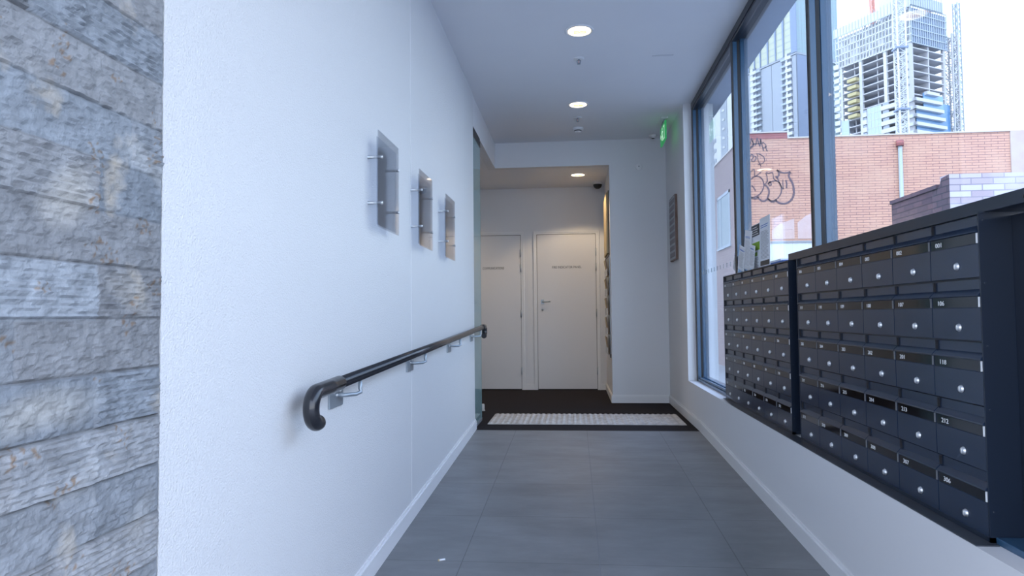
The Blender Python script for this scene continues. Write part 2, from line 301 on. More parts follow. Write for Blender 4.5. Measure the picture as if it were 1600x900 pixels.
# stone wall: split-face blocks as displaced relief
def stone_wall():
    y0, y1, z0, z1, st = .25, 1.335, -.45, 2.95, .0045
    ny, nz = int((y1-y0)/st)+1, int((z1-z0)/st)+1
    ch = .0985; vs = []; tints = []; rnd = random.Random(5)
    blocks = {}
    for c in range(-20, 25):
        rr = random.Random(c*31+7)
        if c % 2 == 0: js = [1.6, 1.143]; step = [.29, .40, .36]
        else: js = [1.6, 1.395]; step = [.425, .36, .30]
        if c == 3: js, step = [1.6, 1.235], [.36, .40]
        y = js[-1]; k = 0
        while y > 0: y -= step[min(k, len(step)-1)]+rr.uniform(-.01, .01); js.append(y); k += 1
        js.sort(); blocks[c] = js
    info = {}
    def binfo(c, k):
        if (c, k) not in info:
            r = random.Random(c*101+k*13+3); v = r.uniform(.17, .25); w = r.uniform(-.012, .022)
            rib = r.random() < .5
            js = blocks.get(c, []); near = k >= len(js)-2            # the block that reaches the white wall
            look = {0: (1, 1), -1: (0, 0), -2: (0, 1), -3: (1, 1), -4: (0, 0), -5: (1, 1), 1: (0, 0), 2: (1, 0), 3: (0, 1), 4: (0, 0), 5: (1, 1), 6: (0, 0)}
            if c in look: rib = bool(look[c][1 if near else 0])
            tone = {(0, 0): .29, (-3, 0): .27, (-1, 0): .20, (1, 0): .19, (-5, 0): .27}.get((c, 0))
            if tone and not (c == 0 and near): v = tone
            info[(c, k)] = ((v+w*.6-.010, v+.008, v+.030-w*.6), rib, r.uniform(-.001, .003), r.uniform(6, 8), r.uniform(-.05, .05))
        return info[(c, k)]
    for j in range(nz):
        z = z0+j*st
        for i in range(ny):
            y = y0+i*st
            c = math.floor((z-.98+.0985*.0)/ch); fz = (z-.98)/ch-c
            js = blocks.get(c, [0, 2]); k = 0
            while k < len(js)-1 and y > js[k+1]: k += 1
            lo, hi = js[k], js[min(k+1, len(js)-1)]
            tint, rib, off, nr, sl = binfo(c, k)
            e = min(fz, 1-fz)*ch; ey = min(abs(y-lo), abs(hi-y))
            q = Vector((y*9, z*9, c*3.1+k))
            d = .0032*noise.noise(Vector((y*14, z*30, c*7.7+k))) + .0044*noise.noise(Vector((y*40, z*75, c+k*5))) + .0030*noise.noise(Vector((y*85, z*150, 3)))
            if rib:
                ph = (fz*nr + sl*y*20 + .35*noise.noise(Vector((y*10, z*12, 9.3+c))) + .25*noise.noise(Vector((y*30, z*8, c))))
                saw = ph-math.floor(ph); d += .0068*(saw*(1 if saw < .8 else (1-saw)/.2*.8)) * (1+.8*noise.noise(Vector((y*16, z*16, 1.7))))
            d += off + .003
            edge = min(1, .25+e/.0035)*min(1, .55+ey/.004)
            d = (d*edge - (1-edge)*.004)*min(1, .15+(y1-y)/.012)
            vs.append((-.862+max(d, -.010), y, z))
            sp = noise.noise(Vector((y*3.2, z*6.5, 40)))
            f = 1+.12*noise.noise(q)
            rust = 1 if noise.noise(Vector((y*11, z*15, 88))) > .40 and noise.noise(Vector((y*95, z*120, 12))) > .24 else 0
            pale = max(0, noise.noise(Vector((y*6, z*9, 55)))-.25)
            t_ = [tint[0]*f+pale*.35, tint[1]*f+pale*.31, tint[2]*f+pale*.24]
            if e < .0022: t_ = [a*.72 for a in t_]
            if rust: t_ = [t_[0]*.85, t_[1]*.62, t_[2]*.45]
            tints += [*t_, 1]
    fs = [(j*ny+i, j*ny+i+1, (j+1)*ny+i+1, (j+1)*ny+i) for j in range(nz-1) for i in range(ny-1)]
    me = bpy.data.meshes.new('stone'); me.from_pydata(vs, [], fs); me.materials.append(M['stone'])
    a = me.color_attributes.new('tint', 'FLOAT_COLOR', 'POINT'); a.data.foreach_set('color', tints); me.update()
    k = len(vs)
    o = bpy.data.objects.new('wall_stone', me); COL.objects.link(o)
    struct(o, 'blue grey split-face stone block wall at the entrance', 'wall')
    struct(box('wall_core', M['conc'], (-1.06, .25, -.5), (-.875, 1.334, 3.1)))
stone_wall()

# ------------------------------------------------------------------ window wall
win = struct(empty('window_1', (1.16, 3.8, .36)), 'tall dark framed window above the mailboxes', 'window')
def wpart(name, g, m, bevel=0, label=None):
    o = g.build(name, m); o.parent = win; o.matrix_parent_inverse = Matrix.Translation(-Vector(win.location)); 
    if bevel:
        b = o.modifiers.new('bevel', 'BEVEL'); b.width = bevel; b.segments = 2; b.limit_method = 'ANGLE'
    if label: o['label'] = label
    return o
def member(name, ya, yb, za, zb):        # vertical frame member in two stages with a glazing slot
    g = MB().box((1.123, ya, za), (1.155, yb, zb)).box((1.155, ya+.008, za), (1.176, yb-.008, zb)).box((1.176, ya, za), (1.227, yb, zb))
    wpart(name, g, M['frame'], .002)
    wpart('gasket', MB().box((1.154, ya-.0008, za), (1.172, yb+.0008, zb)), M['dark']); wpart('cover_cap', MB().box((1.1205, ya-.001, za), (1.126, yb+.001, zb)), M['black'])
member('jamb_frame', 6.30, 6.35, .36, 2.94)
member('mullion', 4.728, 4.772, 1.246, 2.90)
member('mullion', 3.236, 3.268, 1.284, 2.90)
member('jamb_frame', 1.30, 1.35, .36, 2.94)
wpart('head_frame', MB().box((1.118, 1.30, 2.885), (1.235, 6.35, 2.94)).box((1.123, 1.35, 2.865), (1.155, 6.30, 2.885)), M['headblk'], .002)
wpart('sill_frame', MB().box((1.123, 5.045, .36), (1.235, 6.30, .385)).box((1.135, 5.045, .385), (1.155, 6.30, .402)).box((1.176, 5.045, .385), (1.23, 6.30, .402)), M['frame'], .002)
wpart('sill_frame', MB().box((1.108, 1.35, .36), (1.235, 1.92, .378)), M['frame'], .002)
wpart('infill_panel', MB().box((1.180, 1.35, .378), (1.20, 1.92, 1.236)), M['boxcase'], 0)
wpart('infill_panel', MB().box((1.17, 3.415, .36), (1.19, 3.548, 1.246)), M['boxcase'], 0)
wpart('transom', MB().box((1.113, 1.35, 1.246), (1.235, 3.60, 1.283)), M['boxcase'], .002)
wpart('glass_pane', MB().prism([(5.05, .39), (6.31, .39), (6.31, 2.88), (4.76, 2.88), (4.76, 1.25), (5.05, 1.25)], 1.162, 1.168, 'x'), M['glass'])
wpart('glass_pane', MB().prism([(3.60, 1.246), (4.74, 1.246), (4.74, 2.88), (3.26, 2.88), (3.26, 1.283), (3.60, 1.283)], 1.162, 1.168, 'x'), M['glass'])
wpart('glass_pane', MB().box((1.162, 1.34, 1.28), (1.168, 3.24, 2.88)), M['glass'])
g = MB()
yy = 4.85
while yy < 6.28:
    g.box((1.1605, yy, 1.325), (1.1615, yy+.035, 1.36)); yy += .115
M['decal'] = glassmat('frosted decal', (.85, .90, .92), .6, .4)
wpart('glazing_dots', g, M['decal'], 0, 'row of small frosted squares')
for yy in (1.42, 1.76):
    wpart('screw', MB().lathe([(.0001, -.003), (.004, -.003), (.006, 0)], (1.113, yy, 1.262), 'x', 10), M['black'])
# outside overhang above the window
struct(MB().box((1.40, .5, 2.94), (1.42, 12.0, 3.3)).box((1.235, .5, 2.935), (1.42, 12.0, 2.94)).build('trim_5', M['soffit']), 'outside soffit edge above the window', 'soffit')
struct(MB().box((1.20, 6.36, -.5), (1.32, 12, 2.94)).build('wall_outer', M['renderw']))

# ------------------------------------------------------------------ mailbox banks
def lb_profile(w, h=.174):
    # door profile in (x, z), z measured down from the top of the cell; x < 0 is out into the passage
    t = h
    pts = [(.016, -.003), (.010, -.003), (.010, -.030), (-.005, -.0455), (-.006, -.049), (.0015, -.0505), (.0015, -.081), (0, -.082), (0, -.171), (.016, -.171)]
    return pts
BW, BH = .2475, .174
def make_door(w):
    g = MB(); pr = lb_profile(w); n_ = len(pr); a, b = .0018, w-.0018
    g.prism([(x, z) for x, z in pr], a, b, 'y'); return g
door_me = make_door(BW).build('tmp', M['box']); door_data = door_me.data; bpy.data.objects.remove(door_me)
strip_o = MB().box((-.0002, .006, -.0795), (.0014, BW-.006, -.052)).build('tmp', M['strip']); strip_data = strip_o.data; bpy.data.objects.remove(strip_o)
slot_shadow_o = MB().box((.0045, BW-.0065, -.031), (.0104, BW-.0005, -.0035)).build('tmp', M['dark']); slot_shadow_data = slot_shadow_o.data; bpy.data.objects.remove(slot_shadow_o)  # black block standing in for the shadow at the recess side
cap_o = MB().box((-.0022, .0035, -.0795), (.0012, .0075, -.052)).build('tmp', M['white']); cap_data = cap_o.data; cap_dim = cap_data.copy(); cap_dim.materials.clear(); cap_dim.materials.append(M['capdim']); bpy.data.objects.remove(cap_o)
g = MB().lathe([(.0001, -.0065), (.0080, -.0065), (.0098, -.0045), (.0102, -.002), (.0115, -.001), (.0115, 0)], (0, BW/2-.018, -.137), 'x', 20)
g.box((-.008, BW/2-.0190, -.143), (-.0063, BW/2-.0170, -.131))
lock_o = g.build('tmp', M['chrome']); lock_data = lock_o.data; bpy.data.objects.remove(lock_o)
def dataobj(name, data, parent, loc=(0,0,0)):
    o = bpy.data.objects.new(name, data); COL.objects.link(o); o.parent = parent; o.location = loc; return o
XF, ZT = 1.095, 1.243
def bank(y0, rows, label):
    W = 6*BW
    root = tag(empty('mailbox_bank', (XF, y0, .364)), label, 'mailboxes', 'banks of apartment mailboxes')
    dz = ZT-.364
    g = MB().box((.0165, -.004, .008), (.30, W+.004, dz+.003))           # case body
    g.box((-.001, -.006, dz-.001), (.0165, W+.006, dz+.004)).box((-.001, -.006, 0), (.04, W+.006, .0125))
    g.box((-.001, -.006, 0), (.0165, -.0005, dz)).box((-.001, W+.0005, 0), (.0165, W+.006, dz))
    g.build('case', M['boxcase'], root)
    for z in (.08, .35, .52, .69, .86): MB().lathe([(.0001, -.002), (.002, -.0018), (.003, 0)], (.010, -.006, z), 'y', 10).build('screw', M['boxcase'], root)
    for r, row in enumerate(rows):
        for c, num in enumerate(row):
            d = dataobj('letterbox_door', door_data, root, (0, c*BW, dz-r*BH))
            dataobj('number_strip', strip_data, d); dataobj('slot_shadow', slot_shadow_data, d); dataobj('strip_end', cap_data if c == 0 else cap_dim, d); dataobj('lock', lock_data, d)
            text('number', num, .0195, (-.0006, BW-.031, -.0735), '-x', M['white'], d, sx=1.32)
    return root
f3 = lambda a: ['%03d' % i for i in a]
bank(1.925, [f3(range(1, 7)), f3(range(106, 112)), f3([118]+list(range(201, 206))), f3(range(212, 218)), f3(range(306, 312))],
     'nearer bank of dark navy mailboxes, numbered 001 to 006 along its top row')
BW2 = BW
bank(3.550, [['007']+f3(range(101, 106)), f3(range(112, 118)), f3(range(206, 212)), f3([218]+list(range(301, 306))), f3(range(312, 318))],
     'farther bank of dark navy mailboxes on the sill, with leaflets standing on its top')

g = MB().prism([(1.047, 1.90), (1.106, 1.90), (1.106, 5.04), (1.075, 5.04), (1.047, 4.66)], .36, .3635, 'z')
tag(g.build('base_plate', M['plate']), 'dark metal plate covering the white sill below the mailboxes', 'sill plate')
# ------------------------------------------------------------------ leaflets on the farther bank
def leaflet(name, y0, w, h, lean, x, label, m=None, deco=None, tilt=0):
    root = tag(empty(name, (x, y0, ZT+.0045)), label, 'leaflet')
    g = MB().box((0, 0, 0), (.0012, w, h)); s_ = g.build('sheet', m or M['paper'], root)
    if deco: deco(root, w, h)
    root.rotation_euler = (tilt, lean, 0); return root
def lines(root, w, h, a, b, n_, m, th=.002, name='printed_text', lo=.1, hi=.9):
    g = MB(); r = random.Random(int(h*1000)+n_)
    for i in range(n_):
        z = a+(b-a)*i/max(1, n_-1); g.box((-.0006, w*(1-hi*(r.uniform(.75, 1))), z), (0, w*(1-lo), z+th))
    g.build(name, m, root)
def d1(root, w, h):
    lines(root, w, h, h*.80, h*.84, 2, M['bluep'], .004); lines(root, w, h, h*.18, h*.72, 22, M['ink'], .0015); box('black_footer', M['black'], (-.0006, w*.06, .012), (0, w*.94, .04), root)
def d2(root, w, h):
    box('grey_heading', M['ink'], (-.0006, w*.02, h*.74), (0, w*.98, h*.985), root); lines(root, w, h, h*.77, h*.92, 4, M['white'], .006, 'white_heading_text')
    box('green_band', M['green'], (-.0006, w*.02, h*.42), (0, w*.98, h*.60), root); box('green_band', M['green'], (-.0006, w*.3, h*.30), (0, w*.98, h*.38), root); lines(root, w, h, h*.05, h*.25, 7, M['ink'], .0015)
def d3(root, w, h):
    lines(root, w, h, h*.80, h*.83, 2, M['bluep'], .003); lines(root, w, h, h*.12, h*.72, 20, M['grey'], .0015)
leaflet('leaflet', 3.955, .21, .297, math.radians(1.0), 1.122, 'tall white leaflet with fine text and a black footer, standing nearest on the mailboxes', deco=d1)
leaflet('leaflet', 4.215, .195, .285, math.radians(.8), 1.136, 'leaflet with a black heading and green bands, standing behind the tall white leaflet', deco=d2)
leaflet('leaflet', 4.41, .18, .255, math.radians(2), 1.126, 'white leaflet with a blue heading leaning beside the green banded leaflet', deco=d3, tilt=math.radians(9))
leaflet('leaflet', 4.27, .12, .145, math.radians(2), 1.112, 'short white leaflet leaning in front of the green banded leaflet', deco=d3, tilt=math.radians(12))
leaflet('leaflet', 4.56, .17, .16, math.radians(3), 1.122, 'low white leaflet leaning at the window mullion', deco=d3, tilt=math.radians(14))
leaflet('leaflet', 4.73, .15, .12, math.radians(3), 1.124, 'lowest pale leaflet at the far end of the row', deco=d3, tilt=math.radians(18))
for k, (y, z) in enumerate(((3.66, 0), (3.70, .0105))):
    o = box('leaflet_stack', M['bluep'] if not k else M['paper'], (1.105, y, ZT+.0045+z), (1.156, y+.23-.04*k, ZT+.0145+z), None)
    tag(o, ('blue printed leaflets lying in a low stack on the mailboxes', 'pale leaflets lying on top of the blue stack')[k], 'leaflets')

# ------------------------------------------------------------------ handrail
rail = tag(empty('handrail', (-.86, 3.9, .8)), 'black vinyl handrail on steel brackets along the white rendered wall', 'handrail')
def rpart(name, g, m, parent=None, bevel=0):
    o = g.build(name, m); o.parent = rail; o.matrix_parent_inverse = Matrix.Translation(-Vector(rail.location))
    if bevel: b = o.modifiers.new('bevel', 'BEVEL'); b.width = bevel; b.segments = 2
    return o
RX = -.790
def rl(y): return .752+.0335*(y-2.06)
rpart('rail_tube', MB().tube([(RX, 2.02, rl(2.02)), (RX, 5.93, rl(5.93))], .0205, 20), M['rail'])
def hook(y0, sgn, R, r, name, lead, r0):
    # return end: the rail turns down through 180 degrees
    path = [(RX, y0-sgn*lead, rl(y0-sgn*lead)), (RX, y0-sgn*lead*.5, rl(y0-sgn*lead*.5))]
    for i in range(0, 15):
        a = i/14*PI*1.06
        path.append((RX, y0+sgn*R*math.sin(a), rl(y0)-R+R*math.cos(a)))
    rpart(name, MB().tube(path, r, 20), M['rail'])
hook(2.02, -1, .048, .0245, 'return_end', .20, .0205)
hook(5.90, 1, .040, .0235, 'return_end', .12, .0205)
for yb in (2.37, 3.47, 4.58, 5.60):
    zr = rl(yb+.06)
    br = rpart('bracket', MB().box((-.860, yb-.072, zr-.108), (-.853, yb+.065, zr-.044)), M['steel'], bevel=.001)
    arm = MB().tube([(-.853, yb+.005, zr-.066), (-.83, yb+.02, zr-.068), (-.80, yb+.055, zr-.068), (RX+.003, yb+.068, zr-.062), (RX, yb+.07, zr-.05), (RX, yb+.07, zr-.018)], .0075, 12).build('arm', M['steel'])
    arm.parent = br; arm.matrix_parent_inverse = br.matrix_parent_inverse.copy()
    arm.matrix_parent_inverse = Matrix.Identity(4)
    for dy in (-.03, .0, .035):
        sc = MB().lathe([(.0001, .005), (.005, .004), (.007, 0)], (-.853, yb+dy, zr-.066+(.012 if dy else 0)), 'x', 12).build('screw', M['chrome']); sc.parent = br

# ------------------------------------------------------------------ acrylic wall panels
for (ya, nm) in ((2.735, 'nearest of the three clear acrylic sign panels on the rendered wall'), (3.490, 'middle one of the three clear acrylic sign panels on the rendered wall'), (4.235, 'farthest of the three clear acrylic sign panels, closest to the glass door')):
    root = tag(empty('acrylic_panel', (-.86, ya, 1.355)), nm, 'sign holder', 'clear acrylic panels on the left wall')
    box('front_sheet', M['acryl'], (.050, 0, 0), (.054, .33, .41), root)
    box('back_sheet', M['frost'], (.042, .012, .012), (.045, .318, .385), root)
    for y in (.028, .302):
        for z in (.105, .300):
            MB().lathe([(.0001, .064), (.006, .064), (.0075, .062), (.0075, .054), (.0065, .054), (.0065, .002), (.009, .002), (.009, 0)], (0, y, z), 'x', 16).build('standoff', M['chrome'], root)

# ------------------------------------------------------------------ glass door leaf at the end of the left wall
root = tag(empty('glass_door', (-.868, 5.98, 0)), 'frameless greenish glass door leaf at the end of the rendered wall', 'door')
box('glass_leaf', M['gdoor'], (-.006, -.172, .012), (.006, .275, 2.60), root)
box('top_rail', M['black'], (-.012, -.172, 2.565), (.010, .28, 2.62), root, .002)
box('bottom_rail', M['steel'], (-.010, -.172, .004), (.008, .275, .03), root, .002)
struct(MB().box((-.90, 5.80, 2.62), (-.865, 6.27, 2.656)).build('trim_6', M['black']))
o = MB().lathe([(.0001, .07), (.014, .07), (.018, .06), (.018, .01), (.024, .006), (.024, 0), (.0001, 0)], (-.945, 6.92, 0), 'z', 16).build('door_stop', M['tact']); tag(o, 'small cream door stop on the black mat by the glass door', 'door stop')

# ------------------------------------------------------------------ flush doors
def door(k, x0, x1, txt, tx, tw, handle, label):
    y = 8.86
    root = struct(empty('door_%d' % k, ((x0+x1)/2, y, 0)), label, 'door')
    def P(name, g, m, bevel=0, lab=None):
        o = g.build(name, m); o.parent = root; o.matrix_parent_inverse = Matrix.Translation(-Vector(root.location))
        if bevel: b = o.modifiers.new('bevel', 'BEVEL'); b.width = bevel; b.segments = 2
        if lab: o['label'] = lab
        return o
    P('door_leaf', MB().box((x0, y-.012, .012), (x1, y-.002, 2.035)), M['door'], .001)
    P('door_gap', MB().box((x0-.005, y-.004, 0), (x1+.005, y-.001, 2.041)), M['dark'])
    g = MB()
    for (a, b, d) in ((.005, .026, .014), (.026, .048, .022)):
        g.box((x0-b, y-d, 0), (x0-a, y, 2.041+b-.005)).box((x1+a, y-d, 0), (x1+b, y, 2.041+b-.005)).box((x0-a, y-d, 2.041+a-.005), (x1+a, y, 2.041+b-.005))
    P('door_frame', g, M['trim'], .001)
    for z in (.25, 1.0, 1.60, 1.80):
        P('hinge', MB().tube([(x1+.003, y-.020, z-.05), (x1+.003, y-.020, z+.05)], .007, 10), M['steel'])
    if handle:
        g = MB().box((x0+.045, y-.02, 1.125), (x0+.085, y-.012, 1.18)); g.tube([(x0+.065, y-.02, 1.152), (x0+.065, y-.052, 1.152), (x0+.075, y-.058, 1.152), (x0+.17, y-.058, 1.152)], .008, 12)
        P('lever_handle', g, M['steel'])
        P('lock_cylinder', MB().lathe([(.0001, -.024), (.010, -.024), (.013, -.018), (.013, -.010)], (x0+.065, y, 1.05), 'y', 16), M['steel'])
    me = textmesh(txt, .046, .0004); me.materials.append(M['black']); xs = [v.co.x for v in me.vertices]; s = tw/(max(xs)-min(xs))
    for v in me.vertices: v.co.x = (v.co.x-min(xs))*s; v.co.y *= 1.0
    o = bpy.data.objects.new('lettering', me); COL.objects.link(o); o.parent = root
    o.location = (tx-root.location.x, -.0126, 1.588); o.rotation_euler = (PI/2, 0, 0)
door(1, -1.46, -.690, 'COMMUNICATIONS', -1.195, .285, True, 'white flush door lettered COMMUNICATIONS behind the glass door')
door(2, -.470, .296, 'FIRE INDICATOR PANEL', -.272, .382, True, 'white flush door lettered FIRE INDICATOR PANEL at the end of the passage')

# ------------------------------------------------------------------ tactile strip, cigarette butt
g = MB().box((-.785, 6.055, 0), (.975, 6.668, .005))
for i in range(35):
    for j in range(12):
        cx, cy = -.76+i*.0503, 6.08+j*.0512
        g.lathe([(.019, .005), (.0125, .0115), (.0001, .012)], (cx, cy, 0), 'z', 10)
tag(g.build('tactile_strip', M['tact']), 'worn cream strip of raised tactile dots across the black mat', 'tactile paving')
bx, by = -.586, 2.969
root = tag(empty('cigarette_butt', (bx, by, rz(by)+.0045), math.radians(25)), 'white cigarette butt lying on the grey floor tile', 'cigarette butt')
MB().tube([(-.018, 0, 0), (.008, 0, 0)], .0042, 12).build('paper', M['paper'], root)
MB().tube([(-.024, 0, 0), (-.018, 0, 0)], .0043, 12).build('filter', M['papery'], root)
root.rotation_euler = (0, 0, math.radians(25))

# ------------------------------------------------------------------ ceiling fittings
def downlight(x, y, z, label, power, cone=125, blend=.6):
    root = tag(empty('downlight', (x, y, z)), label, 'ceiling light', 'recessed round downlights')
    MB().lathe([(.100, 0), (.100, -.004), (.096, -.007), (.086, -.006), (.083, 0)], (0, 0, 0), 'z', 40).build('trim_ring', M['trim'], root)
    MB().lathe([(.083, -.0005), (.0825, -.003), (.055, -.0035), (.0545, -.001)], (0, 0, 0), 'z', 40).build('reflector', M['reflector'], root)
    MB().lathe([(.080, -.0036), (.079, -.0055), (.045, -.0075), (.0001, -.0085)], (0, 0, 0), 'z', 40).build('lamp_glass', M['lampglow'], root)
    g = MB()
    for dx in (-.022, .022): g.tube([(dx-.018, -.012, -.010), (dx+.018, -.012, -.010), (dx+.022, 0, -.010), (dx+.018, .012, -.010), (dx-.018, .012, -.010)], .0055, 8)
    g.build('lamp_tube', M['bulb'], root)
    ld = bpy.data.lights.new('downlight_lamp', 'SPOT'); ld.energy = power; ld.color = (1, .76, .48); ld.spot_size = math.radians(cone); ld.spot_blend = blend; ld.shadow_soft_size = .06
    lo = bpy.data.objects.new('downlight_lamp', ld); COL.objects.link(lo); lo.location = (0, 0, -.02); lo.parent = root
M['bulb'] = mat('bright lamp tube', (1, .8, .5), .3, emit=((1, .50, .22), .5))
downlight(.066, 4.60, 2.94, 'round recessed downlight in the passage ceiling, nearest to the entrance', 3)
downlight(.068, 6.24, 2.94, 'second round recessed downlight in the passage ceiling', 3)
downlight(.074, 8.07, 2.66, 'round recessed downlight in the lower ceiling before the doors', 26, 122, .3)
downlight(-2.05, 8.07, 2.66, 'added unseen downlight in the alcove ceiling, brightening the space left of the doors', 26, 150)  # added lamp out of view, lighting the alcove
for y, lab in ((5.11, 'small sprinkler head behind the nearest downlight'), (6.66, 'small sprinkler head just before the smoke detector')):
    root = tag(empty('sprinkler_head', (.066, y, 2.94)), lab, 'sprinkler', 'ceiling sprinkler heads')
    MB().lathe([(.042, 0), (.041, -.003), (.014, -.006), (.0001, -.006)], n=24).build('escutcheon', M['trim'], root)
    g = MB().tube([(0, 0, -.004), (0, 0, -.014)], .008, 12); g.tube([(-.011, 0, -.012), (-.013, 0, -.028), (0, 0, -.040)], .0028, 8); g.tube([(.011, 0, -.012), (.013, 0, -.028), (0, 0, -.040)], .0028, 8)
    g.lathe([(.0001, -.039), (.014, -.040), (.014, -.042), (.0001, -.043)], n=16); g.build('sprinkler_frame', M['steel'], root)
    MB().tube([(0, 0, -.014), (0, 0, -.038)], .003, 8).build('glass_bulb', M['orange'], root)
root = tag(empty('smoke_detector', (.070, 7.04, 2.94)), 'round white smoke detector on the ceiling near the bulkhead', 'smoke detector')
MB().lathe([(.058, 0), (.058, -.012), (.052, -.022), (.040, -.026)], n=32).build('base', M['trim'], root)
MB().lathe([(.036, -.024), (.034, -.040), (.022, -.048), (.0001, -.050)], n=32).build('sensor_cap', M['trim'], root)
MB().lathe([(.040, -.026), (.036, -.024), (.036, -.034)], n=32).build('dark_vent', M['black'], root)
root = tag(empty('ceiling_sensor', (.895, 7.43, 2.94)), 'small white motion sensor on the ceiling in the back right corner', 'sensor')
MB().lathe([(.045, 0), (.045, -.010), (.030, -.022), (.018, -.034), (.0001, -.036)], n=24).build('housing', M['trim'], root)
MB().lathe([(.019, -.031), (.016, -.038), (.0001, -.042)], n=16).build('lens', M['black'], root)
root = tag(empty('wall_sensor', (.747, 7.56, 2.625)), 'small round white sensor on the back wall below the ceiling', 'sensor')
MB().lathe([(.038, 0), (.038, -.010), (.032, -.016), (.0001, -.018)], axis='y', n=28).build('cover', M['trim'], root)
MB().lathe([(.008, -.018), (.006, -.022), (.0001, -.023)], axis='y', n=14).build('push_button', M['grey'], root)
root = tag(empty('dome_camera', (.325, 8.55, 2.66)), 'black dome security camera on the lower ceiling beside the doors', 'security camera')
MB().lathe([(.066, 0), (.066, -.018), (.060, -.030), (.056, -.034)], n=32).build('housing', M['trim'], root)
MB().lathe([(.056, -.033), (.054, -.050), (.042, -.072), (.022, -.086), (.0001, -.090)], n=32).build('dome', M['black'], root)
# exit sign hanging from the ceiling, seen almost edge-on
root = tag(empty('exit_sign', (.930, 6.86, 2.94)), 'hanging green running man exit sign near the right wall', 'exit sign')
box('ceiling_plate', M['trim'], (-.035, -.12, -.014), (.035, .12, 0), root, .003)
box('hanger', M['steel'], (-.004, -.10, -.052), (.004, .10, -.014), root)
box('sign_blade', M['exitg'], (-.008, -.18, -.235), (.008, .18, -.05), root, .002)
def figure(sx):
    g = MB(); x0, x1 = (-.0095, -.0082) if sx < 0 else (.0082, .0095)
    def pl(pts): g.prism([(p[0]*-sx*-1, p[1]) for p in pts], x0, x1, 'x')
    cc = (-.02, -.085); pl([(cc[0]+.014*math.cos(a*PI/6), cc[1]+.014*math.sin(a*PI/6)) for a in range(12)])
    pl([(-.035, -.100), (-.010, -.104), (-.005, -.150), (-.030, -.150)])
    pl([(-.035, -.102), (-.060, -.128), (-.052, -.134), (-.028, -.112)]); pl([(-.012, -.104), (.022, -.122), (.018, -.131), (-.012, -.116)])
    pl([(-.028, -.148), (-.012, -.150), (-.040, -.180), (-.065, -.196), (-.072, -.186), (-.045, -.170)]); pl([(-.018, -.146), (-.004, -.150), (.022, -.176), (.018, -.212), (.006, -.212), (.008, -.182)])
    pl([(.06, -.08), (.135, -.08), (.135, -.215), (.06, -.215), (.06, -.205), (.125, -.205), (.125, -.09), (.06, -.09)])
    pl([(-.150, -.146), (-.115, -.120), (-.115, -.138), (-.090, -.138), (-.090, -.154), (-.115, -.154), (-.115, -.172)])
    g.build('running_figure', M['exitw'], root)
figure(-1); figure(1)
struct(box('trim_7', M['scuff'], (.62, 5.10, 2.9385), (.78, 5.13, 2.9402)), 'faint grey scuff on the ceiling', 'mark')

# ------------------------------------------------------------------ boards on the walls
root = tag(empty('directory_board', (1.045, 6.98, 1.52)), 'narrow brown edged directory board on the right wall before the window', 'notice board')
box('backing', M['wood'], (-.026, -.19, 0), (0, .19, .655), root, .003)
box('face', M['grey'], (-.029, -.18, .012), (-.026, .18, .643), root)
for i in range(9):
    box('name_plate', M['tdarkplate'] if 'tdarkplate' in M else M.setdefault('tdarkplate', mat('dark plate', (.14, .12, .13), .4)), (-.032, -.155, .035+i*.068), (-.029, .155, .079+i*.068), root)
root = tag(empty('cork_board', (.419, 8.05, 1.66)), 'tall cream notice board on the side wall beside the doors', 'notice board')
box('board', M['papery'], (-.030, -.30, .02), (-.004, .36, .72), root, .003)
box('edge_frame', M['black'], (-.010, -.32, 0), (0, .38, .74), root, .002)
root = tag(empty('brochure_rack', (.417, 7.90, .50)), 'slim wall rack of brochures under the cream notice board', 'brochure rack')
box('back_panel', M['steel'], (-.006, -.22, 0), (0, .38, 1.14), root)
box('black_foot', M['black'], (-.012, -.225, -.01), (0, -.18, .03), root)
rr = random.Random(3)
mats = [M['brownp'], M['paper'], M['papery'], M['grey'], M['brownp']]
k = 0
for r in range(5):
    box('rack_pocket', M['acryl'], (-.034, -.21, .02+r*.225), (-.031, .37, .10+r*.225), root)
    for c in range(2):
        y = 7.72+c*.28; z = .52+r*.225
        o = MB().prism([(0, 0), (-.004, 0), (-.030, .195), (-.026, .196)], 0, .21, 'y').build('brochure', mats[(k*2+r) % 5]); o.location = (.404, y, z+.004)
        ord_ = ['lowest', 'second lowest', 'middle', 'second highest', 'highest'][r]
        tag(o, '%s brochure in the %s pocket of the wall rack' % (('nearer', 'farther')[c], ord_), 'brochure', 'brochures in the wall rack'); k += 1

# ------------------------------------------------------------------ outside: ground and brick building
struct(box('ground', M['asphalt'], (-30, -40, -.62), (700, 900, -.50)), 'asphalt lane outside', 'ground')
root = tag(empty('brick_building', (4.19, 17, -.5)), 'low orange brick building with graffiti across the lane', 'building')
def Bp(name, g, m, parent=root, lab=None):
    o = g.build(name, m); o.parent = parent; o.matrix_parent_inverse = Matrix.Translation(-Vector((4.19, 17, -.5)))
    if lab: o['label'] = lab
    return o
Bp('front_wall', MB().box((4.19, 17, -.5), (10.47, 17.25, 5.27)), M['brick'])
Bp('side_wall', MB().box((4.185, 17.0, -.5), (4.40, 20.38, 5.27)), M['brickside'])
Bp('side_wall', MB().box((4.18, 20.38, -.5), (4.40, 30, 5.27)), M['renderw'], lab='pale rendered end of the side wall')
Bp('parapet', MB().box((4.19, 16.995, 5.27), (5.31, 17.25, 5.42)), M['brickred'], lab='raised red brick parapet')
Bp('coping', MB().box((4.17, 16.97, 5.42), (5.31, 17.28, 5.45)).box((5.31, 16.97, 5.27), (10.47, 17.28, 5.30)).box((4.16, 17.28, 5.27), (4.42, 30, 5.30)), M['coping'])
